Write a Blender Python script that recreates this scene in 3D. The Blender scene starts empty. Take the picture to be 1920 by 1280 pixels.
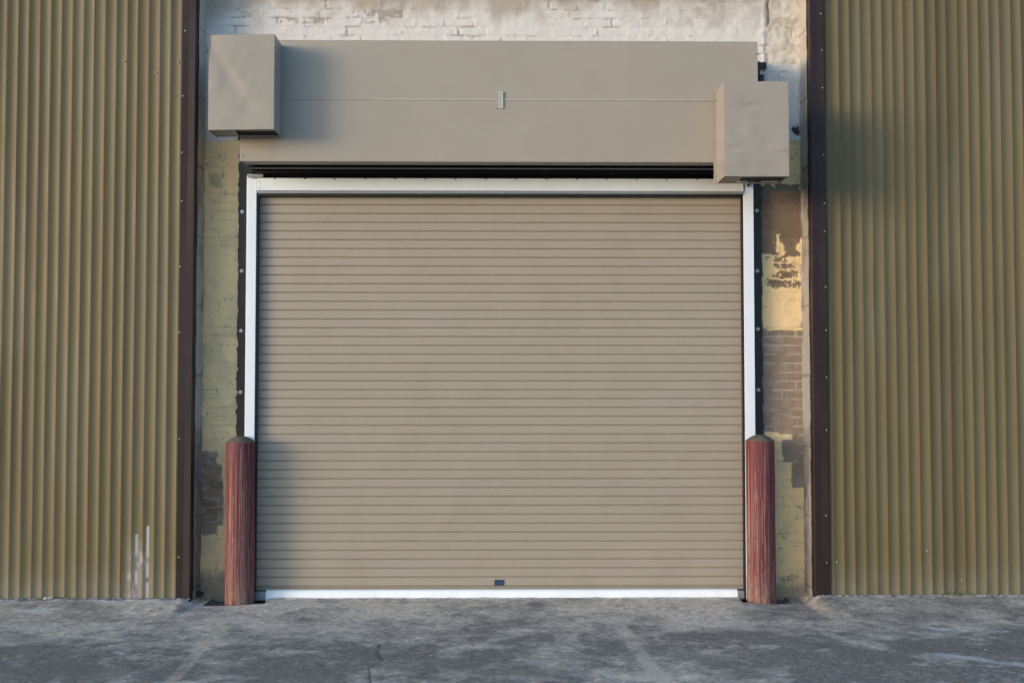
import bpy, bmesh, math, random
import numpy as np
from mathutils import Vector

# ------------------------------------------------------------------ camera
C = bpy.context.scene.collection
F = 2060.0                       # focal length in pixels of the 1920-wide photograph
PITCH, YAW = math.radians(2.2), math.radians(0.6)
CAM = Vector((0.0, -8.3, 1.6))
cd = bpy.data.cameras.new('camera'); cam = bpy.data.objects.new('camera', cd); C.objects.link(cam)
cd.sensor_width = 36; cd.lens = 36 * F / 1920; cd.clip_start = 0.05; cd.clip_end = 1000
cam.location = CAM; cam.rotation_euler = (math.radians(90) + PITCH, 0, -YAW)
bpy.context.scene.camera = cam

# ------------------------------------------------------------------ light
SUN_TRAVEL = Vector((1.65, 1.0, -0.22)).normalized()
elev = math.asin(-SUN_TRAVEL.z)
az = math.atan2(-SUN_TRAVEL.x, -SUN_TRAVEL.y)      # from +Y towards +X
w = bpy.data.worlds.new("World"); bpy.context.scene.world = w; w.use_nodes = True
nt = w.node_tree; nt.nodes.clear()
sky = nt.nodes.new('ShaderNodeTexSky'); sky.sky_type = 'NISHITA'; sky.sun_disc = False
sky.sun_elevation = elev; sky.sun_rotation = az
sky.air_density = 0.95; sky.dust_density = 1.0; sky.ozone_density = 2.5
bg = nt.nodes.new('ShaderNodeBackground'); bg.inputs['Strength'].default_value = 0.15
wo = nt.nodes.new('ShaderNodeOutputWorld')
nt.links.new(sky.outputs[0], bg.inputs[0]); nt.links.new(bg.outputs[0], wo.inputs[0])
sd = bpy.data.lights.new('sun', 'SUN'); sd.energy = 0.52; sd.angle = math.radians(18); sd.color = (1.0, 0.83, 0.64)
sun = bpy.data.objects.new('sun', sd); C.objects.link(sun)
sun.rotation_euler = SUN_TRAVEL.to_track_quat('-Z', 'Y').to_euler(); sun.location = (-8, -12, 6)
vs = bpy.context.scene.view_settings
vs.view_transform = 'Standard'; vs.look = 'None'; vs.gamma = 1; vs.use_curve_mapping = False
vs.exposure = 1.85

# ------------------------------------------------------------------ helpers
_f = Vector((math.sin(YAW) * math.cos(PITCH), math.cos(YAW) * math.cos(PITCH), math.sin(PITCH)))
_r = Vector((math.cos(YAW), -math.sin(YAW), 0)); _u = _r.cross(_f)
def ray(px, py): return _f + _r * ((px - 960) / F) + _u * ((640 - py) / F)
def at(px, py, Y):
    d = ray(px, py); return CAM + d * ((Y - CAM.y) / d.y)
def gnd(px, py, z=0.0):
    d = ray(px, py); return CAM + d * ((z - CAM.z) / d.z)
def X(px, py, Y): return at(px, py, Y).x
def Z(px, py, Y): return at(px, py, Y).z

def _hash(ix, iy, seed):
    h = (ix.astype(np.int64) * 374761393 + iy.astype(np.int64) * 668265263 + seed * 1442695041) & 0xffffffff
    h = ((h ^ (h >> 13)) * 1274126177) & 0xffffffff
    h = ((h ^ (h >> 16)) * 2246822519) & 0xffffffff
    return ((h ^ (h >> 15)) & 0xffff) / 65535.0
def vnoise(x, y, seed=0):
    x = np.asarray(x, float); y = np.asarray(y, float)
    ix = np.floor(x); iy = np.floor(y); fx = x - ix; fy = y - iy
    fx = fx * fx * (3 - 2 * fx); fy = fy * fy * (3 - 2 * fy)
    a = _hash(ix, iy, seed); b = _hash(ix + 1, iy, seed); c = _hash(ix, iy + 1, seed); d = _hash(ix + 1, iy + 1, seed)
    return (a * (1 - fx) + b * fx) * (1 - fy) + (c * (1 - fx) + d * fx) * fy
def fbm(x, y, s, oct=4, seed=0, rough=.5):
    t = 0; a = 1; n = 0; x = np.asarray(x, float); y = np.asarray(y, float)
    for i in range(oct):
        t = t + a * vnoise(x * s + 17.3 * i, y * s - 9.1 * i, seed + i); n += a; a *= rough; s *= 2.03
    return t / n
def sst(a, b, x):
    t = np.clip((np.asarray(x, float) - a) / (b - a), 0, 1); return t * t * (3 - 2 * t)
def mix(c, d, m):
    m = np.asarray(m)[..., None]; return c * (1 - m) + np.asarray(d) * m
def rect(x, z, x0, x1, z0, z1, e=.004):
    return sst(x0 - e, x0 + e, x) * (1 - sst(x1 - e, x1 + e, x)) * sst(z0 - e, z0 + e, z) * (1 - sst(z1 - e, z1 + e, z))
def segdist(x, y, p, q):
    dx, dy = q[0] - p[0], q[1] - p[1]; L = dx * dx + dy * dy
    t = np.clip(((x - p[0]) * dx + (y - p[1]) * dy) / L, 0, 1)
    return np.hypot(x - p[0] - t * dx, y - p[1] - t * dy)

def obj(name, me, mats, parent=None, smooth=False):
    o = bpy.data.objects.new(name, me); C.objects.link(o)
    if not isinstance(mats, (list, tuple)): mats = [mats]
    if not me.materials:
        for m in mats: me.materials.append(m)
    if parent is not None: o.parent = parent
    if smooth: me.polygons.foreach_set('use_smooth', [True] * len(me.polygons))
    return o
def tag(o, label, cat, group=None):
    o['label'] = label; o['category'] = cat
    if group: o['group'] = group
    return o
def empty(name, loc, label, cat, group=None):
    o = bpy.data.objects.new(name, None); C.objects.link(o); o.location = loc
    o.empty_display_size = .1
    return tag(o, label, cat, group)
def part(name, me, mats, root, smooth=False):
    """mesh given in world coordinates, parented to a thing whose origin is its base"""
    o = obj(name, me, mats, root, smooth)
    p = root; off = Vector((0, 0, 0))
    while p is not None: off += p.location; p = p.parent
    o.location = -off
    return o
def bm_mesh(bm, name='mesh'):
    me = bpy.data.meshes.new(name); bmesh.ops.recalc_face_normals(bm, faces=bm.faces); bm.to_mesh(me); bm.free(); return me
def add_box(bm, x0, x1, y0, y1, z0, z1, bev=0):
    r = bmesh.ops.create_cube(bm, size=1)
    for v in r['verts']:
        v.co = Vector(((x0 + x1) / 2 + v.co.x * (x1 - x0), (y0 + y1) / 2 + v.co.y * (y1 - y0), (z0 + z1) / 2 + v.co.z * (z1 - z0)))
    if bev:
        es = list({e for v in r['verts'] for e in v.link_edges})
        bmesh.ops.bevel(bm, geom=es, offset=bev, segments=2, affect='EDGES', profile=.5)
def box_me(*a, **k):
    bm = bmesh.new(); add_box(bm, *a, **k); return bm_mesh(bm)
def add_dome(bm, c, r, h, axis_y=-1, seg=10):
    """round bolt head standing out of a wall that faces -Y, with a flat washer"""
    rings = [(r * 1.25, 0), (r * 1.25, h * .18), (r, h * .2), (r * .93, h * .6), (r * .6, h * .92)]
    pr = None
    for rr, hh in rings:
        ring = [bm.verts.new((c[0] + rr * math.cos(2 * math.pi * i / seg), c[1] + axis_y * hh, c[2] + rr * math.sin(2 * math.pi * i / seg))) for i in range(seg)]
        if pr:
            for i in range(seg): bm.faces.new((pr[i], pr[(i + 1) % seg], ring[(i + 1) % seg], ring[i]))
        pr = ring
    bm.faces.new(pr)
def dome_me(c, r, h): 
    bm = bmesh.new(); add_dome(bm, c, r, h); return bm_mesh(bm)
def extrude_profile(pts, xs, closed=False):
    """pts: (y,z) list swept along x positions"""
    bm = bmesh.new(); rows = []
    for x in xs: rows.append([bm.verts.new((x, p[0], p[1])) for p in pts])
    n = len(pts)
    for a, b in zip(rows, rows[1:]):
        for i in range(n if closed else n - 1): bm.faces.new((a[i], a[(i + 1) % n], b[(i + 1) % n], b[i]))
    if closed:
        bm.faces.new(rows[0]); bm.faces.new(rows[-1])
    return bm
def grid_mesh(co, col=None, keep=None, name='grid'):
    """co: (R,C,3) array, col: (R,C,3) array, keep: (R-1,C-1) bool"""
    R, Cn = co.shape[:2]
    idx = np.arange(R * Cn).reshape(R, Cn)
    q = np.stack([idx[:-1, :-1], idx[:-1, 1:], idx[1:, 1:], idx[1:, :-1]], -1)
    q = q[keep] if keep is not None else q.reshape(-1, 4)
    me = bpy.data.meshes.new(name); nv = R * Cn; nf = len(q)
    me.vertices.add(nv); me.vertices.foreach_set('co', co.reshape(-1).astype(np.float32))
    me.loops.add(nf * 4); me.loops.foreach_set('vertex_index', q.reshape(-1).astype(np.int32))
    me.polygons.add(nf); me.polygons.foreach_set('loop_start', np.arange(0, nf * 4, 4, dtype=np.int32))
    me.polygons.foreach_set('use_smooth', [True] * nf)
    me.update(calc_edges=True)
    if col is not None:
        a = me.color_attributes.new('wear', 'FLOAT_COLOR', 'POINT')
        c4 = np.ones((nv, 4), np.float32); c4[:, :3] = np.clip(col.reshape(-1, 3), 0, 1); a.data.foreach_set('color', c4.reshape(-1))
    me.validate(); return me

# ------------------------------------------------------------------ materials
def mat(name, color=(.5, .5, .5), rough=.6, metal=0.0, spec=.5, attr=False, vary=0.0, vscale=3.0, bump=0.0, bscale=60.0, bdist=.002,
        stretch=(1, 1, 1), dirt=None, dscale=4.0, damt=0.5, rvar=0.0, wave=0.0, wscale=2.0):
    m = bpy.data.materials.new(name); m.use_nodes = True; t = m.node_tree; n = t.nodes; L = t.links
    b = n['Principled BSDF']; b.inputs['Roughness'].default_value = rough; b.inputs['Metallic'].default_value = metal
    b.inputs['Specular IOR Level'].default_value = spec
    tc = n.new('ShaderNodeTexCoord'); mp = n.new('ShaderNodeMapping'); mp.inputs['Scale'].default_value = stretch
    L.new(tc.outputs['Object'], mp.inputs[0])
    if attr:
        a = n.new('ShaderNodeAttribute'); a.attribute_name = 'wear'; cs = a.outputs['Color']
    else:
        a = n.new('ShaderNodeRGB'); a.outputs[0].default_value = (*color, 1); cs = a.outputs[0]
    def noise(scale, detail=5, ro=.6):
        x = n.new('ShaderNodeTexNoise'); x.inputs['Scale'].default_value = scale; x.inputs['Detail'].default_value = detail
        x.inputs['Roughness'].default_value = ro; L.new(mp.outputs[0], x.inputs['Vector']); return x
    if vary:
        x = noise(vscale); r = n.new('ShaderNodeMapRange'); r.inputs[1].default_value = .3; r.inputs[2].default_value = .7
        r.inputs[3].default_value = 1 - vary; r.inputs[4].default_value = 1 + vary; L.new(x.outputs[0], r.inputs[0])
        mx = n.new('ShaderNodeVectorMath'); mx.operation = 'SCALE'; L.new(cs, mx.inputs[0]); L.new(r.outputs[0], mx.inputs['Scale']); cs = mx.outputs[0]
    if dirt:
        x = noise(dscale, 7, .65); r = n.new('ShaderNodeMapRange'); r.inputs[1].default_value = .5; r.inputs[2].default_value = .72
        r.inputs[3].default_value = 0; r.inputs[4].default_value = damt; L.new(x.outputs[0], r.inputs[0])
        mx = n.new('ShaderNodeMix'); mx.data_type = 'RGBA'; L.new(r.outputs[0], mx.inputs[0]); L.new(cs, mx.inputs[6]); mx.inputs[7].default_value = (*dirt, 1); cs = mx.outputs[2]
    L.new(cs, b.inputs['Base Color'])
    if rvar:
        x = noise(6, 4); r = n.new('ShaderNodeMapRange'); r.inputs[1].default_value = .3; r.inputs[2].default_value = .7
        r.inputs[3].default_value = rough - rvar; r.inputs[4].default_value = rough + rvar; L.new(x.outputs[0], r.inputs[0]); L.new(r.outputs[0], b.inputs['Roughness'])
    last = None
    if wave:
        x = noise(wscale, 2, .4); bp = n.new('ShaderNodeBump'); bp.inputs['Strength'].default_value = 1; bp.inputs['Distance'].default_value = wave
        L.new(x.outputs[0], bp.inputs['Height']); last = bp
    if bump:
        x = noise(bscale, 6); bp = n.new('ShaderNodeBump'); bp.inputs['Strength'].default_value = bump; bp.inputs['Distance'].default_value = bdist
        L.new(x.outputs[0], bp.inputs['Height'])
        if last: L.new(last.outputs[0], bp.inputs['Normal'])
        last = bp
    if last: L.new(last.outputs[0], b.inputs['Normal'])
    return m
M_ground = mat('asphalt', attr=True, rough=.92, spec=.25, vary=.30, vscale=45, bump=.6, bscale=140, bdist=.004, dirt=(.42, .40, .38), dscale=70, damt=.4)
M_dirt = mat('pit_dirt', (.12, .112, .105), .95, vary=.4, vscale=20, bump=.9, bscale=50, bdist=.01)
M_brick = mat('painted_brick', attr=True, rough=.75, spec=.3, vary=.05, vscale=14, bump=.6, bscale=90, bdist=.003)
M_mortar = mat('rough_mortar', (.30, .28, .27), .9, vary=.22, vscale=9, bump=.8, bscale=40, bdist=.006, dirt=(.12, .11, .11), dscale=14, damt=.5)
M_clad = mat('olive_cladding', attr=True, rough=.55, spec=.25, vary=.05, vscale=3, bump=.15, bscale=140, bdist=.001, stretch=(1, 1, .35), rvar=.06)
M_trim = mat('brown_trim', (.025, .0135, .0145), .5, spec=.3, vary=.12, vscale=2.5, rvar=.08, dirt=(.036, .024, .024), dscale=5, damt=.4, wave=.004, wscale=3)
M_beige = mat('beige_paint', (.335, .298, .256), .5, spec=.35, vary=.03, vscale=1.5, bump=.12, bscale=300, bdist=.0006, wave=.006, wscale=1.6, dirt=(.27, .235, .195), dscale=2.2, damt=.3)
M_slat = mat('slat_paint', (.332, .287, .238), .48, spec=.4, vary=.025, vscale=2, bump=.1, bscale=300, bdist=.0005, dirt=(.28, .235, .19), dscale=2.5, damt=.35)
M_cover = mat('cover_paint', (.318, .283, .246), .46, spec=.4, vary=.04, vscale=3, bump=.12, bscale=300, bdist=.0006, wave=.007, wscale=3.5, dirt=(.27, .235, .20), dscale=5, damt=.4)
M_white = mat('galvanised_white', (.72, .77, .85), .38, metal=.05, spec=.5, vary=.04, vscale=5, rvar=.08, bump=.1, bscale=200, bdist=.0005)
M_alu = mat('aluminium', (.84, .88, .93), .45, metal=.0, vary=.05, vscale=8, rvar=.1)
M_grey = mat('grey_steel', (.25, .27, .29), .5, metal=.3, vary=.1, vscale=8)
M_black = mat('black_steel', (.012, .013, .016), .5, spec=.4, vary=.2, vscale=10)
M_dark = mat('interior_shade', (.02, .018, .016), .8)  # near-black colour stands in for shade inside the hood and covers
M_zinc = mat('zinc_bolt', (.42, .43, .45), .35, metal=.5)
M_blue = mat('blue_plate', (.008, .026, .08), .4, vary=.2, vscale=90)
M_bluetext = mat('plate_print', (.05, .10, .20), .5)
M_conc = mat('bollard_concrete', (.10, .08, .062), .9, vary=.3, vscale=18, bump=.6, bscale=60, bdist=.004)
M_boll = mat('bollard_paint', attr=True, rough=.6, spec=.35, vary=.06, vscale=20, bump=.3, bscale=60, bdist=.002, stretch=(1, 1, .2))
M_back = mat('light_block_grey', (.2, .19, .17), .9)  # for the unseen blocks that keep light out behind the walls
M_stone = mat('pebble', (.26, .25, .24), .9, vary=.3, vscale=30, bump=.5, bscale=80)
M_leaf = mat('leaf', (.16, .19, .04), .6, vary=.3, vscale=60)
M_paper = mat('paper', (.62, .60, .56), .8, vary=.15, vscale=40)

rng = np.random.default_rng(7); random.seed(7)
YC = -0.22                                     # face of the cladding, brick face is y = 0
XL = X(362, 700, YC); XR = X(1523, 700, YC)    # inner edges of the brown trim
CL = X(337, 700, YC); CR = X(1549, 700, YC)    # inner edges of the cladding
# bollard pits: x0, x1, y0 (front), y1
PITS = [(gnd(386, 1131).x, gnd(500, 1131).x, -0.285, 0.02), (gnd(1391, 1130).x, gnd(1487, 1130).x, -0.265, 0.02)]

# ------------------------------------------------------------------ ground
def axis(dense0, dense1, step, far, extra):
    d = list(np.arange(dense0, dense1 + 1e-6, step)); lo = []; hi = []; s = step; p = dense0
    while p > -far: s *= 1.35; p -= s; lo.append(p)
    s = step; p = dense1
    while p < far: s *= 1.35; p += s; hi.append(p)
    a = np.array(sorted(lo + d + hi))
    for e in extra: a[np.argmin(abs(a - e))] = e
    return a
gx = axis(-4.9, 5.1, .0125, 250, [p for q in PITS for p in q[:2]])
gy = axis(-3.1, 0.05, .0125, 250, [p for q in PITS for p in q[2:]])
GX, GY = np.meshgrid(gx, gy)
near = (GX > -4.9) & (GX < 5.1) & (GY > -3.3) & (GY < .2)
side = np.where(GX < 0, 1 - sst(XL - .03, XL + .035, GX), sst(XR - .08, XR + .03, GX))
rise_w = sst(-0.85, YC - .02, GY)
GZ = side * rise_w * np.where(GX < 0, .036, .052)
GZ = GZ + near * ((fbm(GX, GY, 1.1, 3, 3) - .5) * .014 * sst(-.25, -.9, GY) + (fbm(GX, GY, 18, 3, 5) - .5) * .005)
lip = np.exp(-((GY - (YC - .035)) / .035) ** 2) * side
GZ = GZ + lip * (.020 * (fbm(GX, GY, 22, 3, 11) - .30)) * near
GZ = GZ + .016 * (1 - sst(1.70, 1.95, abs(GX))) * sst(-.75, -.20, GY) * near
sill = np.exp(-((GY + .125) / .022) ** 2) * (abs(GX) < 1.78)
GZ = GZ + sill * (.004 + .014 * (fbm(GX, GY * 0, 16, 4, 13) - .35))
GZ = np.where(near, GZ, np.minimum(GZ, 0.0) * 0)
GZ[(GX < XL - .01) & (GY > YC + .03)] += 0
# colour
n1 = fbm(GX, GY, .9, 5, 21, .55); n2 = fbm(GX, GY, 3.2, 5, 31, .6); n3 = fbm(GX, GY, 14, 4, 41, .6)
light = np.array([.57, .495, .405]); dark = np.array([.215, .193, .166]); mid = np.array([.37, .328, .280])
dist = -GY
band = sst(1.9, .35, dist)                                      # dustier, paler concrete towards the wall
n4 = fbm(GX * .8, GY, 9, 4, 45, .6)
t = np.clip(.12 + .72 * band + (n1 - .5) * 1.8 + (n2 - .5) * 1.7 + (n4 - .5) * 1.5, 0, 1)
t = np.where(dist > 5, np.clip(.4 + (n1 - .5) * 1.2, 0, 1), t)
col = mix(mix(np.broadcast_to(dark, GX.shape + (3,)), mid, sst(0, .45, t)), light, sst(.4, 1, t))
col = mix(col, [.16, .145, .125], .35 * sst(.5, .7, fbm(GX, GY, 1.6, 4, 51)))
speck = sst(.66, .80, n3) * .6; col = mix(col, [.25, .24, .225], speck * .3)
n6 = fbm(GX, GY, 34, 3, 47, .7); col = col * (1 + (n6 - .5) * .9)[..., None] * (1 + (_hash(np.floor(GX * 80), np.floor(GY * 80), 3) - .5) * .22)[..., None]
col = mix(col, [.50, .46, .42], .5 * sst(.60, .70, n6) * sst(.45, .6, n2))
def gp(px, py): v = gnd(px, py); return (v.x, v.y)
wob = (fbm(GX, GY, 5, 3, 61) - .5) * .10
def stroke(pts, width, c, amt, brk=.45, seed=71, soft=.6, ws=1):
    global col
    d = np.full(GX.shape, 9.0)
    for a, b in zip(pts, pts[1:]): d = np.minimum(d, segdist(GX + wob * .4 * ws, GY + wob * ws, a, b))
    m = (1 - sst(width * (1 - soft), width, d)) * sst(brk - .2, brk + .12, fbm(GX, GY, 9, 4, seed)) * amt
    col = mix(col, c, m)
stroke([gp(425, 1168), gp(372, 1222), gp(315, 1284)], .050, [.52, .44, .34], .75, .42, 72, .5, .3)
stroke([gp(1150, 1158), gp(1200, 1222), gp(1248, 1284)], .062, [.58, .50, .41], .72, .40, 73, .5, .3)
stroke([gp(1765, 1226), gp(1960, 1252)], .07, [.50, .50, .51], .75, .38, 74)
for (a, b, wd, am) in [((1755, 1177), (1800, 1180), .07, .8), ((1830, 1178), (1885, 1182), .045, .6), ((50, 1146), (95, 1150), .10, .75), ((190, 1135), (232, 1137), .07, .6),
                       ((222, 1222), (250, 1225), .05, .6), ((20, 1138), (60, 1137), .05, .5), ((110, 1131), (150, 1132), .06, .45), ((60, 1195), (100, 1200), .05, .35), ((1330, 1172), (1400, 1176), .04, .4), ((1030, 1148), (1080, 1150), .08, .25)]:
    stroke([gp(*a), gp(*b)], wd, [.60, .585, .57], am, .45, 75)
for (a, b, wd, am) in [((1530, 1200), (1650, 1232), .16, .7), ((1700, 1213), (1900, 1218), .15, .7), ((1180, 1205), (1400, 1250), .20, .55), ((0, 1250), (300, 1262), .22, .6), ((430, 1255), (640, 1262), .16, .55),
                       ((800, 1238), (1040, 1262), .16, .6), ((700, 1190), (900, 1185), .12, .35), ((1600, 1182), (1700, 1188), .07, .5), ((0, 1190), (60, 1205), .2, .4)]:
    stroke([gp(*a), gp(*b)], wd, [.178, .162, .143], am, .42, 76)
stroke([gp(713, 1207), gp(708, 1222), gp(716, 1236), gp(692, 1253), gp(696, 1290)], .009, [.05, .05, .05], .8, .42, 77, .5, .25)
cr = np.full(GX.shape, 9.0)
for a, b in [((713, 1207), (708, 1222)), ((708, 1222), (716, 1236)), ((716, 1236), (692, 1253)), ((692, 1253), (696, 1290))]:
    cr = np.minimum(cr, segdist(GX + wob * .1, GY + wob * .25, gp(*a), gp(*b)))
GZ = GZ - near * .003 * (1 - sst(.003, .012, cr))
edge = lip * sst(.30, .5, fbm(GX, GY, 16, 3, 81)); col = mix(col, [.46, .46, .46], edge * .8)
far_m = sst(3.5, 12, np.hypot(GX, GY + 2)); col = mix(col, [.11, .108, .108], far_m * .6)
cx = (gx[:-1] + gx[1:]) / 2; cy = (gy[:-1] + gy[1:]) / 2; KX, KY = np.meshgrid(cx, cy)
keep = np.ones(KX.shape, bool)
for p in PITS: keep &= ~((KX > p[0]) & (KX < p[1]) & (KY > p[2]) & (KY < p[3]))
g = obj('ground', grid_mesh(np.stack([GX, GY, GZ], -1), col, keep), M_ground); g['kind'] = 'structure'
for p in PITS:      # sunken dirt pits round the bollards
    bm = bmesh.new(); n = 26
    vs_ = [[bm.verts.new((p[0] + (p[1] - p[0]) * i / n, p[2] + (p[3] - p[2]) * j / n, (-.022 if 0 < i < n and 0 < j < n else (-.012 if (i in (0, n) or j == 0) else -.03)) + random.uniform(-.008, .008))) for j in range(n + 1)] for i in range(n + 1)]
    for i in range(n):
        for j in range(n): bm.faces.new((vs_[i][j], vs_[i + 1][j], vs_[i + 1][j + 1], vs_[i][j + 1]))
    ia, ib = np.argmin(abs(gx - p[0])), np.argmin(abs(gx - p[1])); ja, jb = np.argmin(abs(gy - p[2])), np.argmin(abs(gy - p[3]))
    loop = [(ia, j) for j in range(jb, ja, -1)] + [(i, ja) for i in range(ia, ib)] + [(ib, j) for j in range(ja, jb + 1)]
    top = [bm.verts.new((gx[i], gy[j], GZ[j, i])) for i, j in loop]; bot = [bm.verts.new((gx[i], gy[j], -.07)) for i, j in loop]
    for k in range(len(loop) - 1): bm.faces.new((top[k], top[k + 1], bot[k + 1], bot[k]))
    d = obj('dirt_pit', bm_mesh(bm), M_dirt); d['kind'] = 'structure'

# ------------------------------------------------------------------ corrugated walls
PITCHR = .0805
def cladding(x0, x1, phase, name_seed):
    """fluted sheet: shallow concave pans between narrow ridges that face the yard"""
    k0 = math.floor((x0 - phase) / PITCHR); k1 = math.ceil((x1 - phase) / PITCHR)
    us = np.array([0, .035, .08, .16, .26, .38, .5, .62, .74, .84, .92, .965])
    xs = np.array([phase + (k + u) * PITCHR for k in range(k0, k1) for u in us]); xs = xs[(xs > x0) & (xs < x1)]
    xs = np.concatenate([[x0], xs, [x1]])
    zs = np.concatenate([np.arange(-.03, .62, .012), np.arange(.62, 5.4, .12)])
    XX, ZZ = np.meshgrid(xs, zs)
    u = np.mod((XX - phase) / PITCHR, 1); kk = np.floor((XX - phase) / PITCHR)
    h = 1 - np.sqrt(np.sin(np.pi * u) ** 2 + .012) 
    amp = .0108 * (1 + .18 * (_hash(kk, kk * 0, name_seed) - .5))
    YY = YC + .006 - h * amp + (fbm(XX, ZZ, .8, 2, name_seed) - .5) * .010
    XX2 = XX + (fbm(kk * 3.1, ZZ, .9, 2, name_seed + 4) - .5) * .006 * ((u > .02)) 
    sheet = np.floor((kk + 1) / 3)
    v = 1 + .24 * (_hash(sheet, sheet * 0 + 3, name_seed) - .5) + .05 * (_hash(kk, kk * 0 + 1, name_seed) - .5)
    base = np.array([.124, .101, .052])
    c = base[None, None, :] * v[..., None]
    c = mix(c, [.16, .145, .10], (.35 * sst(.45, .75, fbm(XX * 3, ZZ * .5, 1.5, 4, name_seed + 9))))
    c = mix(c, [.23, .22, .19], sst(.35, .0, ZZ) * .55 * fbm(XX, ZZ, 8, 3, name_seed + 12))
    return XX2, YY, ZZ, c, u, kk
def corrugated_wall(x0, x1, phase, seed, label, left):
    root = empty('corrugated_wall', ((x0 + x1) / 2, YC, 0), label, 'wall')
    XX, YY, ZZ, c, u, kk = cladding(x0, x1, phase, seed)
    if left:   # scuffed white paint near the ground
        zt = Z(277, 985, YC); zb = 0
        ridge = np.abs(XX - X(275.5, 1050, YC)) < .010
        c = mix(c, [.50, .48, .46], (ridge & (ZZ < zt)) * sst(.25, .45, fbm(XX * 0, ZZ, 22, 3, 5)) * .85)
        m = rect(XX, ZZ + (fbm(XX, ZZ, 5, 3, 4) - .5) * .3, X(243, 1050, YC), X(273, 1050, YC), -.3, Z(260, 1010, YC), .07)
        c = mix(c, [.30, .28, .29], m * .45)
        c = mix(c, [.50, .49, .50], m * sst(.57, .66, fbm(XX * 2.0, ZZ * .6, 26, 4, 9)) * sst(.55, .2, ZZ) * .6)
        ridge2 = np.abs(XX - X(255.5, 1050, YC)) < .008
        c = mix(c, [.48, .47, .45], (ridge2 & (ZZ < Z(260, 1000, YC))) * sst(.4, .6, fbm(XX * 0, ZZ, 10, 3, 8)) * .7)
    part('cladding', grid_mesh(np.stack([XX, YY, ZZ], -1), c), M_clad, root)
    part('light_block', box_me(x0, x1, YC + .03, .3, -.05, 5.39), M_back, root)  # unseen block behind the sheet, added to stop light leaking through
    return root
def trim(root, xo, xi, screws, tilt):
    """brown flashing: flat face with a folded outer lip and an inner return"""
    s = 1 if xi > xo else -1
    bm = bmesh.new(); zs = np.linspace(-.03, 5.4, 46); rows = []
    for z in zs:
        wv = (vnoise(np.array([z * 1.3]), np.array([0.0]), 3 + (s > 0))[0] - .5) * .006
        rows.append([bm.verts.new(p) for p in ((xo - s * .001, YC + .012, z), (xo, YC - .020, z), (xo + s * .004, YC - .024, z), ((xo + xi) / 2, YC - .022 + wv, z), (xi - s * .003, YC - .024, z), (xi, YC - .020, z), (xi + s * .001, YC + .05, z), (xi - s * .002, YC + .07, z))])
    for a, b in zip(rows, rows[1:]):
        for i in range(7): bm.faces.new((a[i], a[i + 1], b[i + 1], b[i]))
    t = part('corner_trim', bm_mesh(bm), M_trim, root, True)
    t.data.polygons.foreach_set('use_smooth', [False] * len(t.data.polygons))
    for px, py in screws:
        p = at(px, py, YC - .024); xx = min(max(p.x, min(xo, xi) + .006), max(xo, xi) - .006)
        o = obj('screw', dome_me((0, 0, 0), .0048, .006), M_zinc, t); o.location = (xx, YC - .0235, p.z)
ROOTL = corrugated_wall(-8.2, CL, X(342.5, 0, YC) - .004, 100, 'olive ribbed metal wall on the left with a white paint scuff near the ground', True)
ROOTR = corrugated_wall(CR, 8.2, X(1572, 100, YC), 200, 'olive ribbed metal wall on the right, a weed sprouting at its foot', False)
trim(ROOTL, CL - .006, XL, [(347, 58), (343, 180), (341, 286), (341, 377), (337, 500), (336, 623), (336, 823), (335, 1044)], 0)
trim(ROOTR, CR + .006, XR, [(1539, 26), (1541, 94), (1542, 165), (1544, 290), (1546, 381), (1546, 434), (1548, 538), (1549, 619), (1550, 707), (1550, 806), (1549, 966), (1550, 1054)], 0)
for r_, pts in ((ROOTL, [(334, 116), (292, 136), (233, 115)]), (ROOTR, [(1569, 1053), (1738, 1032), (1803, 1087)])):
    for px, py in pts:
        p = at(px, py, YC - .004); o = obj('screw', dome_me((0, 0, 0), .0055, .008), M_zinc, r_); o.location = Vector((p.x, YC - .004, p.z)) - r_.location

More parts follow.
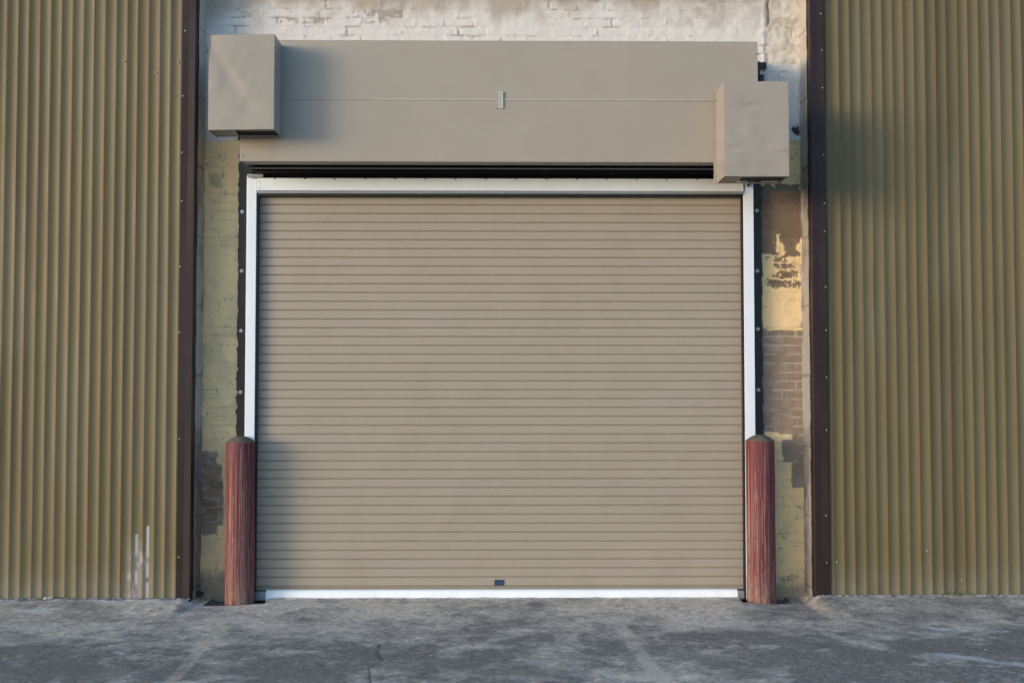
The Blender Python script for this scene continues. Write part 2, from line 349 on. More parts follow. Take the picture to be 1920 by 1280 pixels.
# ------------------------------------------------------------------ brick wall
wall = empty('brick_wall', (0, 0, 0), 'painted brick wall round the door, white above and peeling yellow lower down', 'wall')
HC, BL = .0675, .213
ZSPLIT_L, ZSPLIT_R = Z(400, 263, 0), Z(1490, 267, 0)
def pxz(x, z):
    """photo position of wall points, used once to lay out paint patches"""
    d = np.stack([x - CAM.x, np.full_like(x, -CAM.y), z - CAM.z], -1)
    f = d @ np.array(_f); return 960 + F * (d @ np.array(_r)) / f, 640 - F * (d @ np.array(_u)) / f
YELLOW = np.array([.78, .575, .315]); WHITE = np.array([.62, .59, .57]); BROWN = np.array([.165, .122, .088]); GREY = np.array([.22, .22, .23])
def brick_face(x0, x1, z0, z1, step, y=0.0):
    xs = np.linspace(x0, x1, max(2, int((x1 - x0) / step) + 1)); zs = np.linspace(z0, z1, max(2, int((z1 - z0) / step) + 1))
    XX, ZZ = np.meshgrid(xs, zs)
    wx = XX + (fbm(XX, ZZ, 9, 3, 301) - .5) * .012; wz = ZZ + (fbm(XX, ZZ, 9, 3, 311) - .5) * .010
    row = np.floor(wz / HC); fz = wz / HC - row
    off = np.mod(row, 2) * .5 + (np.mod(row, 6) == 0) * .25
    bx = wx / BL + off; cid = np.floor(bx); fx = bx - cid
    dz = np.minimum(fz, 1 - fz) * HC; dx = np.minimum(fx, 1 - fx) * BL
    d = np.minimum(dz, dx); joint = (1 - sst(.002, .009, d)) * (.15 + .85 * sst(.42, .66, fbm(XX, ZZ, 7, 4, 305)))
    rnd = _hash(cid, row, 17); rnd2 = _hash(cid, row, 29)
    PX, PY = pxz(XX, ZZ)
    N = (fbm(XX, ZZ, 22, 4, 321) - .5); N2 = (fbm(XX, ZZ, 6, 4, 331) - .5); N3 = fbm(XX, ZZ, 55, 3, 341)
    right_pier = sst(1437, 1441, PX)
    # height towards the yard
    h = -joint * (.0028 + .005 * sst(0, .25, N2 + .05)) + (rnd - .5) * .0028 + N * .007
    h = h + right_pier * ((fbm(XX, ZZ, 13, 3, 351) - .5) * .022) * (PY < 340)
    h = h + np.exp(-((PX - 1433) / 3.2) ** 2) * .006 * (PY < 400) * (fbm(XX * 0, ZZ, 9, 3, 6) + .3)
    upper = np.where(PX < 938, PY + N2 * 14 < 263, PY + N2 * 26 < 268)
    c = np.where(upper[..., None], WHITE, YELLOW)
    # white paint: grime and worn joints, bare brick showing in the upper courses
    grime = sst(44, -14, PY + N2 * 90) * .8
    c = mix(c, [.33, .27, .20], grime * upper)
    worn = upper * joint * sst(.0, .12, N + N2 * .8 + .02) 
    c = mix(c, [.22, .19, .165], worn * .7)
    chip = upper * (rnd2 > .72) * sst(700, 560, np.abs(PX - 640) * 3.5) * (PY > 20) * (PY < 44) * sst(.46, .58, fbm(XX, ZZ, 34, 4, 343)) 
    c = mix(c, [.24, .19, .15], chip * .6); h = h - chip * .004
    hs = upper * right_pier * (PY < 120); c = mix(c, [.50, .44, .37], hs * .5)
    c = mix(c, [.30, .26, .22], hs * sst(.52, .66, fbm(XX, ZZ, 16, 4, 361)) * .5)
    # yellow paint: dirty streaks, small chips
    yel = ~upper
    c = mix(c, [.46, .37, .26], yel * sst(.0, .2, N2) * .35)
    c = mix(c, [.30, .28, .22], yel * joint * .22)
    chips = yel * sst(.74, .80, fbm(XX * 1.2, ZZ, 34, 4, 371)) * .8; c = mix(c, [.16, .13, .11], chips * .8); h = h - chips * .003
    c = mix(c, [.20, .18, .16], yel * sst(.22, .04, ZZ + N2 * .4) * .75)
    # brown patches where the paint was never put back (positions as in the photograph)
    e = N * 44 + N2 * 22
    def reg(x0, x1, y0, y1, sx=1.0, ez=1.0): 
        return sst(x0 - 1.5, x0 + 1.5, PX + e * sx) * (1 - sst(x1 - 1.5, x1 + 1.5, PX + e * sx)) * sst(y0 - 1.5, y0 + 1.5, PY + e * ez) * (1 - sst(y1 - 1.5, y1 + 1.5, PY + e * ez))
    br = np.zeros(XX.shape)
    br = np.maximum(br, reg(300, 409, 848, 1003, .25, .22)); br = np.maximum(br, reg(300, 419, 872, 985, .2, .15))
    br = np.maximum(br, reg(1400, 1506, 347, 440, .7, .5)); br = np.maximum(br, reg(1400, 1453, 430, 476, .6, .4)); br = np.maximum(br, reg(1466, 1496, 430, 482, .7, .4))
    for (a, b, y0, y1) in ((1452, 1482, 478, 492), (1457, 1500, 495, 505), (1452, 1500, 509, 521), (1446, 1496, 525, 540)):
        br = np.maximum(br, reg(a, b, y0, y1, .8, .25) * sst(.25, .42, N3))
    br = np.maximum(br, reg(1400, 1508, 617, 812, .2, .25)); br = np.maximum(br, reg(1466, 1530, 808, 866, .25, .15)); br = np.maximum(br, reg(1484, 1530, 850, 914, .25, .15))
    br = br * (1 - .9 * rect(PX, PY, 1462, 1486, 814, 824, 1))
    spots = reg(1460, 1500, 1078, 1092, .5, .5) * sst(.45, .6, N3); br = np.maximum(br, spots * .9)
    br = np.maximum(br, np.where(PX < 938, sst(.0, .12, N2) * reg(380, 425, 320, 350, .6, .6) * .35, 0))
    dk = np.exp(-(((PX - 1493 + N * 20) / 6) ** 2 + ((PY - 243 + N * 20) / 11) ** 2)); 
    lower_b = sst(560, 640, PY)
    bc = mix(np.broadcast_to(BROWN, XX.shape + (3,)) * (.85 + .4 * rnd[..., None]), [.26, .20, .155], .75 * lower_b * (PX > 938))
    bc = mix(bc, [.42, .37, .31], np.maximum(joint, (dz < .006) * .7) * sst(.38, .56, fbm(XX, ZZ, 9, 3, 381)) * .8 * np.where(PX < 938, .55, np.where(PY > 600, 1, .12)))
    bc = mix(bc, [.30, .26, .23], .5 * sst(.5, .7, fbm(XX, ZZ * 2.5, 12, 3, 391)) * lower_b)
    bc = bc * np.where(PX < 938, 1.35, 1.05)[..., None]
    c = mix(c, bc, br); h = h - br * .004
    c = mix(c, [.05, .045, .045], sst(.35, .55, dk)); h = h - sst(.35, .55, dk) * .012
    # crack beside the vertical ridge, mortar along the return
    ck = np.exp(-((PX - 1440 + N * 8) / 1.8) ** 2) * (PY < 175) * sst(.38, .52, fbm(XX * 0, ZZ, 7, 3, 7)); c = mix(c, [.05, .045, .04], ck * .9); h = h - ck * .01
    c = mix(c, [.33, .32, .33], np.exp(-((PX - 1434 + N * 8) / 3.0) ** 2) * (PY < 175) * .7)
    c = mix(c, [.16, .15, .15], sst(4, 0, np.abs(PX - 381 + N * 10)) * upper * .7)
    return grid_mesh(np.stack([XX, y - h, ZZ], -1), c)
XOL, XOR = X(452, 700, 0), X(1420, 700, 0); ZO = 3.25
part('wall_face', brick_face(XL - .02, XOL, -.05, ZO, .0055), M_brick, wall)
part('wall_face', brick_face(XOR, XR + .02, -.05, ZO, .0055), M_brick, wall)
part('wall_face', brick_face(XL - .02, XR + .02, ZO, 5.4, .0075), M_brick, wall)
def pier(xe, s):
    zs = np.arange(-.05, 5.4, .012); ys = np.linspace(YC + .045, .02, 14); YY, ZZ = np.meshgrid(ys, zs)
    XX = xe + s * (.004 + (fbm(YY, ZZ, 14, 4, 401 + s) - .4) * .012 + .012 * sst(-.05, .0, YY) * fbm(YY, ZZ, 7, 3, 5))
    if s < 0: XX = XX
    c = np.broadcast_to(np.array([.30, .285, .275]), XX.shape + (3,)); c = mix(c, [.14, .13, .13], sst(.5, .68, fbm(YY, ZZ * .5, 10, 4, 411)) * .6)
    c = mix(c, [.50, .45, .38], sst(3.0, 3.3, ZZ) * .6); c = mix(c, [.10, .10, .10], (np.abs(np.mod(ZZ, .52) - .1) < .008) * .6)
    return grid_mesh(np.stack([XX, YY, ZZ], -1), c)
part('pier_edge', pier(XL, 1), M_brick, wall); part('pier_edge', pier(XR, -1), M_brick, wall)
bm = bmesh.new(); add_box(bm, XL - .02, XR + .02, .20, .3, -.05, 5.39); part('light_block', bm_mesh(bm), M_back, wall)  # unseen block behind brick and door, added against light leaks

# ------------------------------------------------------------------ roller door
YD = -0.05
door = empty('roller_door', (0, YD, 0), 'closed beige slatted roller shutter door with white side guides', 'roller door')
dx0, dx1 = X(478, 700, YD), X(1396, 700, YD)
zt = Z(938, 385, YD); zb = Z(938, 1098, YD); P = (zt - zb) / 43
pts = []
n_slat = 46
for k in range(-1, n_slat):
    z = zb + k * P
    if k == -1: z0 = zb - .012; pts += [(YD, z0)]; pts += [(YD - .001, zb - .006)]; continue
    pts += [(YD + .009, z - .0016), (YD + .009, z + .0024), (YD + .0012, z + .0034), (YD - .0025, z + .010), (YD - .0029, z + .024), (YD - .003, z + P * .55), (YD - .0029, z + P - .016), (YD - .003, z + P - .0065), (YD + .0005, z + P - .0024)]
xs = np.linspace(dx0, dx1, 60)
bm = bmesh.new(); rows = []
for i, x in enumerate(xs):
    rows.append([bm.verts.new((x, p[0] + (vnoise(np.array([x * 1.1]), np.array([math.floor((p[1] - zb + .0023) / P) * 7.7]), 9)[0] - .5) * .003, p[1])) for p in pts])
for a, b in zip(rows, rows[1:]):
    for i in range(len(pts) - 1): bm.faces.new((a[i], a[i + 1], b[i + 1], b[i]))
part('curtain', bm_mesh(bm), M_slat, door)
# bottom bar: sloped bright extrusion
z0, z1 = Z(938, 1116.5, YD - .02), Z(938, 1105, YD - .02)
xb0, xb1 = X(499, 1110, YD - .02), X(1382, 1110, YD - .02)
bb = part('bottom_bar', bm_mesh(extrude_profile([(YD - .020, z1), (YD - .034, z1 - .013), (YD - .040, z0 - .006), (YD - .038, -.006), (YD - .01, -.006), (YD - .01, z1)], np.linspace(xb0, xb1, 30), True)), M_alu, door)
for a, b in ((dx0 + .012, xb0 - .001), (xb1 + .001, dx1 - .012)):
    part('bar_end_shade', box_me(a, b, YD - .045, YD - .004, .004, z1 - .006, bev=.003), M_grey, door)  # grey blocks paint the guides' shade on the bar ends
part('bottom_seal', box_me(dx0 + .01, dx1 - .01, YD - .035, YD + .0, -.02, -.008), M_black, door)
part('bottom_rail', box_me(dx0 + .01, dx1 - .01, YD - .012, YD - .004, z1 + .001, z1 + .012, bev=.002), M_slat, door)
# label plate
lx0, lx1 = X(927, 1090, YD - .007), X(945, 1090, YD - .007); lz0, lz1 = Z(938, 1097, YD - .007), Z(938, 1086.5, YD - .007)
lp = part('label_plate', box_me(lx0, lx1, YD - .0065, YD - .0042, lz0, lz1, bev=.0005), M_blue, door)
for f0, f1 in ((.30, .48), (.62, .76)):
    bm = bmesh.new(); x = lx0 + .004
    while x < lx1 - .008:
        wl = random.uniform(.004, .010); add_box(bm, x, min(x + wl, lx1 - .004), YD - .0072, YD - .0064, lz0 + (lz1 - lz0) * f0, lz0 + (lz1 - lz0) * f1); x += wl + .003
    o = obj('printed_line', bm_mesh(bm), M_bluetext, lp); 
# guides: white channel, dark wall angle with bolts
YG = -.115
def guide(pxa, pxb, pba, pbb, bolts, s):
    x0, x1 = X(pxa, 700, YG), X(pxb, 700, YG); zt_ = Z(938, 331, YG)
    bm = bmesh.new(); add_box(bm, x0, x1, YG, YG + .012, .0, zt_, bev=.002)
    add_box(bm, (x0 if s < 0 else x1 - .006), (x0 + .006 if s < 0 else x1), YG + .0125, -.02, .0, zt_)
    g_ = part('guide', bm_mesh(bm), M_white, door)
    inner = x1 if s < 0 else x0
    part('guide_gap_shade', box_me(min(inner, inner - s * .014), max(inner, inner - s * .014), YG + .013, YG + .05, .0, zt_ - .15), M_black, door)  # black strip painted in for the shaded gap between guide and curtain
    a0, a1 = X(pba, 700, -.02), X(pbb, 700, -.02)
    bm = bmesh.new(); zz_ = np.arange(.0, Z(938, 113, -.02), .012); pv = None      # outer edge follows the ragged paint line
    for z in zz_:
        e_ = float(fbm(np.array([z]), np.array([s * 3.0]), 28, 3, 91)[0] - .5) * .022 * (.4 + float(vnoise(np.array([z * 2.2]), np.array([1.0 * s]), 5)[0]))
        xa, xb = (a0 + e_, a1) if s < 0 else (a0, a1 + e_)
        q_ = [bm.verts.new(p) for p in ((xa, -.010, z), (xa, -.022, z), (xb, -.022, z), (xb, -.010, z))]
        if pv:
            for i in range(3): bm.faces.new((pv[i], pv[i + 1], q_[i + 1], q_[i]))
        pv = q_
    w_ = part('wall_angle', bm_mesh(bm), M_black, door)
    for px, py in bolts:
        p = at(px, py, -.022); o = obj('bolt', dome_me((0, 0, 0), .0115, .013), M_zinc, w_); o.location = (p.x, -.0215, p.z)
guide(459.5, 478, 444.5, 470, [(454, 397), (453, 508), (452, 620), (451, 735)], -1)
guide(1396.5, 1415.5, 1405, 1430, [(1419, 395), (1420, 508), (1421, 617), (1422, 731)], 1)
# header
YH = -.13
hx0, hx1 = X(482, 345, YH), X(1394, 345, YH)
hz0, hz1 = Z(938, 358, YH), Z(938, 334.5, YH)
bm = bmesh.new(); add_box(bm, hx0, hx1, YH, YH + .05, hz0, hz1, bev=.003)
hd = part('header', bm_mesh(bm), M_white, door)
rl = obj('header_lip', box_me(hx0, hx1, YH + .006, YH + .055, hz0 - .020, hz0 - .001), M_grey, hd)
part('lintel_seal', box_me(hx0, hx1, YH + .02, YD - .010, hz0 - .035, hz0 - .0205), M_black, door)
for k in range(16):
    px = 515 + 56.6 * k
    o = obj('clip', box_me(-.0035, .0035, YH - .002, YH + .0, hz1 - .012, hz1 + .006), M_black, hd); o.location = (X(px, 336, YH), 0, 0)
for px, py in ((486, 341), (486, 353), (1389, 341)):
    p = at(px, py, YH); o = obj('screw', dome_me((0, 0, 0), .004, .004), M_zinc, hd); o.location = (p.x, YH, p.z)
part('corner_bracket', box_me(X(464, 330, YH), X(494, 330, YH), YH - .008, YH - .002, Z(938, 334, YH), Z(938, 327.5, YH), bev=.002), M_grey, door)
part('corner_bracket', box_me(X(1380, 330, YH), X(1410, 330, YH), YH - .008, YH - .002, Z(938, 334, YH), Z(938, 327.5, YH), bev=.002), M_grey, door)

# ------------------------------------------------------------------ hood
YF = -0.50
hood = empty('door_hood', (0, YF, Z(938, 303, YF)), 'long beige sheet metal hood above the door with a riveted joint plate', 'hood')
ax0, ax1 = X(449.5, 303, YF), X(1421.5, 200, YF)
az0, az1, azs = Z(938, 303.5, YF), Z(938, 76.5, YF), Z(938, 188, YF)
prof = [(YF + .035, az0 + .004), (YF + .002, az0)] + [(YF - .0, az0 + (azs - az0) * t_) for t_ in (.02, .25, .5, .75, .985)] + [(YF - .0035, azs), (YF - .0035, azs + .004), (YF + .002, azs + .006)] + [(YF + .002, azs + (az1 - azs) * t_) for t_ in (.25, .5, .75, .985)] + [(YF + .006, az1), (YF + .30, az1 + .004), (-.02, az1 + .004)]
bm = bmesh.new(); rows = []; xs = np.linspace(ax0, ax1, 90)
for x in xs:
    r_ = []
    for (y, z) in prof:
        wv = (fbm(np.array([x]), np.array([z * 1.2]), 1.1, 2, 77)[0] - .5) * .010 if y < YF + .02 else 0
        r_.append(bm.verts.new((x, y + wv, z)))
    rows.append(r_)
for a, b in zip(rows, rows[1:]):
    for i in range(len(prof) - 1): bm.faces.new((a[i], a[i + 1], b[i + 1], b[i]))
cv = part('cover', bm_mesh(bm), M_beige, hood)
sm = cv.modifiers.new('thickness', 'SOLIDIFY'); sm.thickness = .002; sm.offset = 0
part('end_bracket', box_me(X(1424, 120, -.03), X(1437, 120, -.03), -.034, -.024, Z(1430, 130, -.03), Z(1430, 117, -.03), bev=.002), M_black, hood)
part('end_bracket', box_me(X(1424, 120, -.03), X(1432, 120, -.03), -.034, -.024, Z(1430, 152, -.03), Z(1430, 140, -.03), bev=.002), M_black, hood)
for xx, s in ((ax0, 1), (ax1, -1)):
    part('end_panel', box_me(min(xx + s * .003, xx + s * .006), max(xx + s * .003, xx + s * .006), YF + .012, -.012, az0 + .006, az1 - .004), M_beige, hood)
p0, p1 = X(930, 188, YF), X(943.5, 188, YF)
bm = bmesh.new(); add_box(bm, p0, p1, YF - .009, YF - .006, Z(938, 204, YF), Z(938, 172, YF), bev=.001)
add_box(bm, p0, p0 + .006, YF - .013, YF - .0092, Z(938, 204, YF), Z(938, 172, YF)); add_box(bm, p1 - .006, p1, YF - .013, YF - .0092, Z(938, 204, YF), Z(938, 172, YF))
jp = part('joint_plate', bm_mesh(bm), mat('joint_plate_metal', (.44, .41, .375), .5, metal=.1, vary=.08, vscale=30), hood)
for py in (176, 184, 191, 198):
    o = obj('rivet', dome_me((0, 0, 0), .0045, .005), M_zinc, jp); o.location = ((p0 + p1) / 2, YF - .009, Z(938, py, YF))
part('seam_strip', box_me(X(700, 188, YF), ax1 - .01, YF - .0085, YF - .005, azs - .001, azs + .004, bev=.001), mat('pale_seam', (.55, .52, .48), .4, metal=.2), hood)  # paler strip along the right part of the seam
for px, py in ((454, 291), (1417, 100)):
    o = obj('screw', dome_me((0, 0, 0), .007, .006), M_zinc, hood); p = at(px, py, YF); o.location = Vector((p.x, YF - .006, p.z)) - hood.location
bm = bmesh.new(); yc_, zc_, R_ = -.27, az0 + .30, .19; seg = 28
ra = [bm.verts.new((ax0 + .03, yc_ + R_ * math.cos(2 * math.pi * i / seg), zc_ + R_ * math.sin(2 * math.pi * i / seg))) for i in range(seg)]
rb = [bm.verts.new((ax1 - .03, yc_ + R_ * math.cos(2 * math.pi * i / seg), zc_ + R_ * math.sin(2 * math.pi * i / seg))) for i in range(seg)]
for i in range(seg): bm.faces.new((ra[i], ra[(i + 1) % seg], rb[(i + 1) % seg], rb[i]))
bm.faces.new(ra); bm.faces.new(rb); part('roller_barrel', bm_mesh(bm), M_dark, hood, True)
part('bottom_return', box_me(ax0 + .008, ax1 - .008, YF + .037, -.36, az0 + .004, az0 + .007), M_beige, hood)
part('hood_shade_sheet', box_me(ax0 + .02, ax1 - .02, -.355, -.13, az0 + .050, az0 + .054), M_dark, hood)  # near-black sheet standing in for the shade up inside the hood
part('baffle_rail', box_me(ax0 + .02, ax1 - .02, -.235, -.205, az0 + .004, az0 + .009), M_beige, hood)
part('hood_shade_back', box_me(ax0 + .02, ax1 - .02, -.125, -.120, az0 - .01, az0 + .30), M_dark, hood)  # dark sheet giving the hood's shaded back its darkness by colour

# ------------------------------------------------------------------ motor covers
def cover(name, x0, x1, yf, yb, z0, z1, side, label, skew=0):
    root = empty(name, ((x0 + x1) / 2, yb, z0), label, 'metal cover', 'sheet metal covers at the ends of the hood')
    bm = bmesh.new(); n = 44
    def V(u, v, y):   # u across, v up
        return (x0 + (x1 - x0) * u, y, z0 + (z1 - z0) * v + skew * (u - .5))
    def sheet(fn, a, b):
        g_ = [[bm.verts.new(fn(i / a, j / b)) for j in range(b + 1)] for i in range(a + 1)]
        for i in range(a):
            for j in range(b): bm.faces.new((g_[i][j], g_[i + 1][j], g_[i + 1][j + 1], g_[i][j + 1]))
    def dent(u, v):
        e_ = math.sin(math.pi * u) ** .5 * math.sin(math.pi * v) ** .5 if 0 < u < 1 and 0 < v < 1 else 0
        return e_ * ((fbm(np.array([u * 3.2 + x0]), np.array([v * 4.2]), 1, 3, 88)[0] - .5) * .010 - .002) + (sum(a_ * math.exp(-(((u - p_) / su) ** 2 + ((v - q_) / sv) ** 2)) for p_, q_, su, sv, a_ in ((.42, .74, .16, .035, .008), (.18, .30, .15, .03, .007), (.88, .29, .16, .025, -.007), (.6, .10, .3, .04, .004))) if side < 0 else .006 * math.exp(-((u + v * .8 - .75) / .12) ** 2) * v)
    sheet(lambda u, v: V(u, v, yf + dent(u, v)), n, n)
    sheet(lambda u, v: V(0, v, yf + (yb - yf) * u), 3, n)
    sheet(lambda u, v: V(1, v, yf + (yb - yf) * u), 3, n)
    sheet(lambda u, v: V(u, 1, yf + (yb - yf) * v), n, 3)
    bmesh.ops.remove_doubles(bm, verts=bm.verts, dist=.0006)
    bm2 = part('cover_shell', bm_mesh(bm), M_cover, root)
    sm = bm2.modifiers.new('thickness', 'SOLIDIFY'); sm.thickness = .003; sm.offset = -1
    # bottom: folded lips, rest closed by a panel and a dark sheet
    for a_, b_ in ((yf + .004, yf + .05), (yb - .05, yb - .003)):
        part('bottom_lip', box_me(x0 + .004, x1 - .004, a_, b_, z0 + .002, z0 + .004), M_cover, root)
    xm = X(449, 250, YF) if side > 0 else x0 + (x1 - x0) * .30
    part('bottom_panel', box_me(x0 + .005, xm, yf + .051, yb - .051, z0 + .004, z0 + .006), M_cover, root)
    part('opening_shade', box_me(xm + .001, x1 - .005, yf + .051, yb - .051, z0 + .012, z0 + .014), M_dark, root)  # dark plate stands in for the shade of the open underside
    part('gearbox', box_me(x0 + .10, x1 - .06, yf + .07, yb - .02, z0 + .06, z1 - .05, bev=.01), M_dark, root)
    xs_ = x1 if side > 0 else x0; 
    f = part('flange', box_me(min(xs_, xs_ + side * .018), max(xs_, xs_ + side * .018), yb - .0035, yb - .0005, z0 - .005, z1 - .02, bev=.001), M_cover, root)
    k = 6
    for i in range(k):
        o = obj('screw', dome_me((0, 0, 0), .0052, .006), M_zinc, f); o.location = (xs_ + side * .010, yb - .0035, z0 + .03 + (z1 - z0 - .09) * i / (k - 1))
    return root
YL = YF - .25
cl = cover('motor_cover', X(391, 150, YL), X(514, 150, YL), YL, YF - .008, Z(450, 243, YL), Z(450, 65, YL), 1, 'beige metal box at the left end of the hood, the higher of the two', .008)
YR = YF - .30
cr_ = cover('motor_cover', X(1358, 240, YR), X(1479, 240, YR), YR, YF - .008, Z(1418, 330.5, YR), Z(1418, 153, YR), -1, 'dented beige metal box hanging at the right end of the hood, lower than the other', 0)
# mounting plates that carry the boxes
part('mounting_plate', box_me(X(446, 250, YF), X(449.2, 250, YF), YF - .0, -.02, Z(450, 262, YF), Z(450, 85, YF)), M_black, cl)
part('mounting_plate', box_me(ax1 + .002, ax1 + .010, YF, -.02, Z(1418, 333, YF), Z(1418, 175, YF)), M_black, cr_)

# ------------------------------------------------------------------ bollards
def bollard(cx_, cy_, r, h, seed, label, lean):
    root = empty('bollard', (cx_, cy_, -.03), label, 'bollard', 'red bollards at the sides of the door')
    na, nz = 240, 150
    ang = np.linspace(0, 2 * np.pi, na + 1); zs = np.linspace(0, h - .044, nz)
    A, ZZ = np.meshgrid(ang, zs); S = A * r
    def per(s1, s2, seed_): # seamless noise around the pipe
        return (fbm(np.cos(A) * s1 + 31, np.sin(A) * s1 + ZZ * s2, 1, 4, seed_) + fbm(np.cos(A) * s1 * 1.7 + 5, ZZ * s2 * 1.3 + np.sin(A) * s1 * 1.7, 1, 3, seed_ + 2)) / 2
    dn = (per(2, 6, seed) - .5) * .004
    rr = r * (1 + .02 * sst(.35, 0, ZZ / h)) + dn
    c = np.broadcast_to(np.array([.118, .017, .020]), A.shape + (3,))
    c = mix(c, [.125, .045, .055], sst(.45, .65, per(3, 1.5, seed + 5)) * .6)
    # drips: narrow vertical runs that begin high and get denser towards the ground
    lane = np.floor(A / (2 * np.pi) * 124 + (fbm(A * 0, ZZ, 5, 2, seed + 8) - .5) * 1.6); lr = _hash(lane, lane * 0, seed + 9); ls = _hash(lane, lane * 0 + 5, seed + 9)
    top = ls * h * 1.05
    edge_ = np.abs(np.mod(A / (2 * np.pi) * 124 + (fbm(A * 0, ZZ, 5, 2, seed + 8) - .5) * 1.6, 1) - .5)
    run = (lr > .50) * (1 - sst(.18 + .3 * ls, .24 + .3 * ls, edge_)) * sst(top + .06, top - .04, ZZ) * (.35 + .65 * lr)
    c = mix(c, [.42, .29, .25], run * .6 * sst(.22, .5, fbm(A * 6, ZZ, 3.2, 3, seed + 13)))
    c = mix(c, [.34, .22, .22], (np.abs(ZZ - (h - .12 + dn * 5)) < .04) * .0 * sst(.42, .6, per(5, 20, seed + 15)))
    lane2 = np.floor(A / (2 * np.pi) * 210); l2 = _hash(lane2, lane2 * 0 + 2, seed + 31)
    c = mix(c, [.36, .25, .23], (l2 > .70) * sst(.40, .68, fbm(lane2 * 3.7, ZZ, 3.4, 4, seed + 33)) * .45)
    c = mix(c, [.035, .012, .014], (l2 < .28) * sst(.40, .62, fbm(lane2 * 2.3, ZZ, 3.2, 4, seed + 35)) * .3)
    c = mix(c, [.24, .18, .13], sst(.26, .02, ZZ) * sst(.45, .62, per(9, 7, seed + 17) + .28 * (lr - .5)) * .8)
    c = mix(c, [.10, .05, .045], sst(.6, .75, per(8, 14, seed + 19)) * .5)
    lx = lean * ZZ / h
    co = np.stack([rr * np.cos(A) + lx, rr * np.sin(A), ZZ], -1)
    obj('pipe', grid_mesh(co, c), M_boll, root)
    bm = bmesh.new(); seg = 40; prev = None; zc = h - .044
    for i in range(9):
        t_ = i / 8; rad = r * (.995 - .93 * t_ ** .8); zz = zc - .002 + .046 * (1 - (rad / r) ** 2.2)
        ring = [bm.verts.new((lean + rad * math.cos(2 * math.pi * k / seg), rad * math.sin(2 * math.pi * k / seg), zz + random.uniform(-.0015, .0015))) for k in range(seg)]
        if prev:
            for k in range(seg): bm.faces.new((prev[k], prev[(k + 1) % seg], ring[(k + 1) % seg], ring[k]))
        prev = ring
    bm.faces.new(prev); obj('concrete_cap', bm_mesh(bm), M_conc, root, True)
    return root
b1x = X(450.5, 980, -.175); b2x = X(1427.5, 980, -.165)
bollard(b1x, -.172, .105, Z(451, 817, -.172) + .03, 500, 'weathered red bollard with a domed concrete cap, left of the door', -.003)
bollard(b2x, -.155, .105, Z(1427, 814.5, -.155) + .03, 600, 'weathered red bollard with a domed concrete cap, right of the door', -.003)

# ------------------------------------------------------------------ small things on the ground
def rock_me(r, seed, flat=.6):
    bm = bmesh.new(); bmesh.ops.create_icosphere(bm, subdivisions=2, radius=r); rd = random.Random(seed); ph = [rd.uniform(0, 6) for _ in range(6)]
    for v in bm.verts:
        d = v.co.normalized(); k = 1 + .22 * math.sin(3 * d.x + ph[0]) + .18 * math.sin(4 * d.y + ph[1]) + .12 * math.sin(7 * d.z + ph[2] + 3 * d.x)
        v.co = v.co * k; v.co.z *= flat
    return bm_mesh(bm)
v = gnd(1230, 1143); o = obj('stone', rock_me(.017, 1), M_stone); o.location = (v.x, v.y, .006); tag(o, 'small pale stone lying alone on the asphalt right of centre', 'stone')
bm = bmesh.new(); rd = random.Random(5)
for i in range(420):
    px = rd.uniform(-60, 1980); py = 1120 + 165 * rd.random() ** 1.1
    v = gnd(px, py)
    if v.y > -.32 and not (abs(v.x) < 1.6): continue
    s_ = rd.uniform(.0015, .0038) * (1.8 if rd.random() < .05 else 1)
    r_ = bmesh.ops.create_icosphere(bm, subdivisions=1, radius=s_)
    for w_ in r_['verts']: w_.co = Vector((w_.co.x * rd.uniform(.8, 1.3), w_.co.y * rd.uniform(.8, 1.2), w_.co.z * .6)) + Vector((v.x, v.y, .002 + (fbm(np.array([v.x]), np.array([v.y]), 1.1, 3, 3)[0] - .5) * .014 * float(sst(-.25, -.9, v.y))))
gr = obj('grit', bm_mesh(bm), M_stone); gr['kind'] = 'stuff'; tag(gr, 'fine grit scattered over the asphalt', 'grit')
# ragged crumbs of mortar along the foot of the cladding
bm = bmesh.new()
for i in range(420):
    lf = rd.random() < .5
    x = rd.uniform(-4.2, XL) if lf else rd.uniform(XR, 4.4)
    s_ = rd.uniform(.004, .012); r_ = bmesh.ops.create_icosphere(bm, subdivisions=1, radius=s_)
    zz = .042 if lf else .056
    for w_ in r_['verts']: w_.co = Vector((w_.co.x * rd.uniform(.8, 1.5), w_.co.y, w_.co.z * .6)) + Vector((x, YC - .018 - abs(rd.gauss(0, .014)), zz + .001))
mr = obj('mortar_crumbs', bm_mesh(bm), mat('pale_crumb', (.34, .34, .34), .9, vary=.3, vscale=40)); mr['kind'] = 'stuff'; tag(mr, 'pale mortar crumbs along the foot of the ribbed walls', 'rubble')
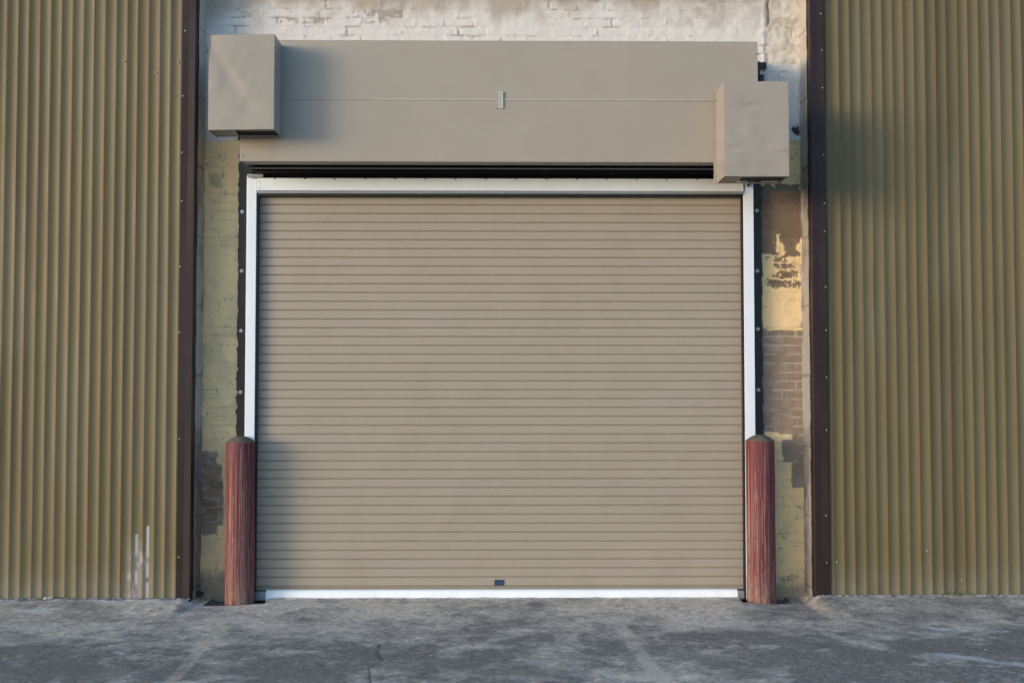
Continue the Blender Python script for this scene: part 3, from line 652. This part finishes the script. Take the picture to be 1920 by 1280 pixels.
# weed
v = at(1800, 1106, YC - .03); root = empty('weed', (v.x, YC - .03, .055), 'small yellow green weed at the foot of the right ribbed wall', 'weed')
bm = bmesh.new()
for i in range(34):
    a = rd.uniform(0, 6.28); x = rd.gauss(0, .05); y = -abs(rd.gauss(0, .012)); z = abs(rd.gauss(.006, .012)); L_ = rd.uniform(.010, .024); wd = L_ * .45
    d = Vector((math.cos(a), math.sin(a) * .5, rd.uniform(-.2, .7))).normalized(); s_ = d.cross(Vector((0, -1, .4))).normalized()
    c0 = Vector((x, y, z)); q = [bm.verts.new(c0), bm.verts.new(c0 + d * L_ * .5 + s_ * wd), bm.verts.new(c0 + d * L_), bm.verts.new(c0 + d * L_ * .5 - s_ * wd)]; bm.faces.new(q)
obj('leaves', bm_mesh(bm), M_leaf, root)
bm = bmesh.new()
for i in range(7):
    x = -.07 + .022 * i; add_box(bm, x, x + .003, -.006, -.003, -.008, .014)
obj('stem', bm_mesh(bm), M_leaf, root)
# crumpled paper scrap and leaf litter on the left
def scrap(px, r, m, label, name, cat, zz=.05, Y=YC - .045):
    v = at(px, 1114, Y); bm = bmesh.new(); n = 9; rs = random.Random(int(px))
    g_ = [[bm.verts.new((r * (i / n - .5) * 2, r * .7 * (j / n - .5) * 2, r * .5 * rs.random())) for j in range(n + 1)] for i in range(n + 1)]
    for i in range(n):
        for j in range(n): bm.faces.new((g_[i][j], g_[i + 1][j], g_[i + 1][j + 1], g_[i][j + 1]))
    o = obj(name, bm_mesh(bm), m); o.location = (v.x, Y, zz); return tag(o, label, cat)
scrap(90, .030, M_paper, 'crumpled white paper scrap at the foot of the left ribbed wall', 'paper_scrap', 'litter', .046)
scrap(74, .016, mat('dry_leaf', (.22, .14, .03), .8), 'dry yellow leaf beside the white paper scrap', 'dry_leaf', 'leaf', .046)
v = at(379, 1110, -.02)
o = obj('rubble_lump', rock_me(.036, 9, .5), mat('dark_rubble', (.03, .03, .034), .8, vary=.4, vscale=30, bump=.6, bscale=60)); o.location = (v.x - .01, -.06, .045); tag(o, 'dark lump of rubble at the foot of the brick beside the left brown trim', 'rubble')
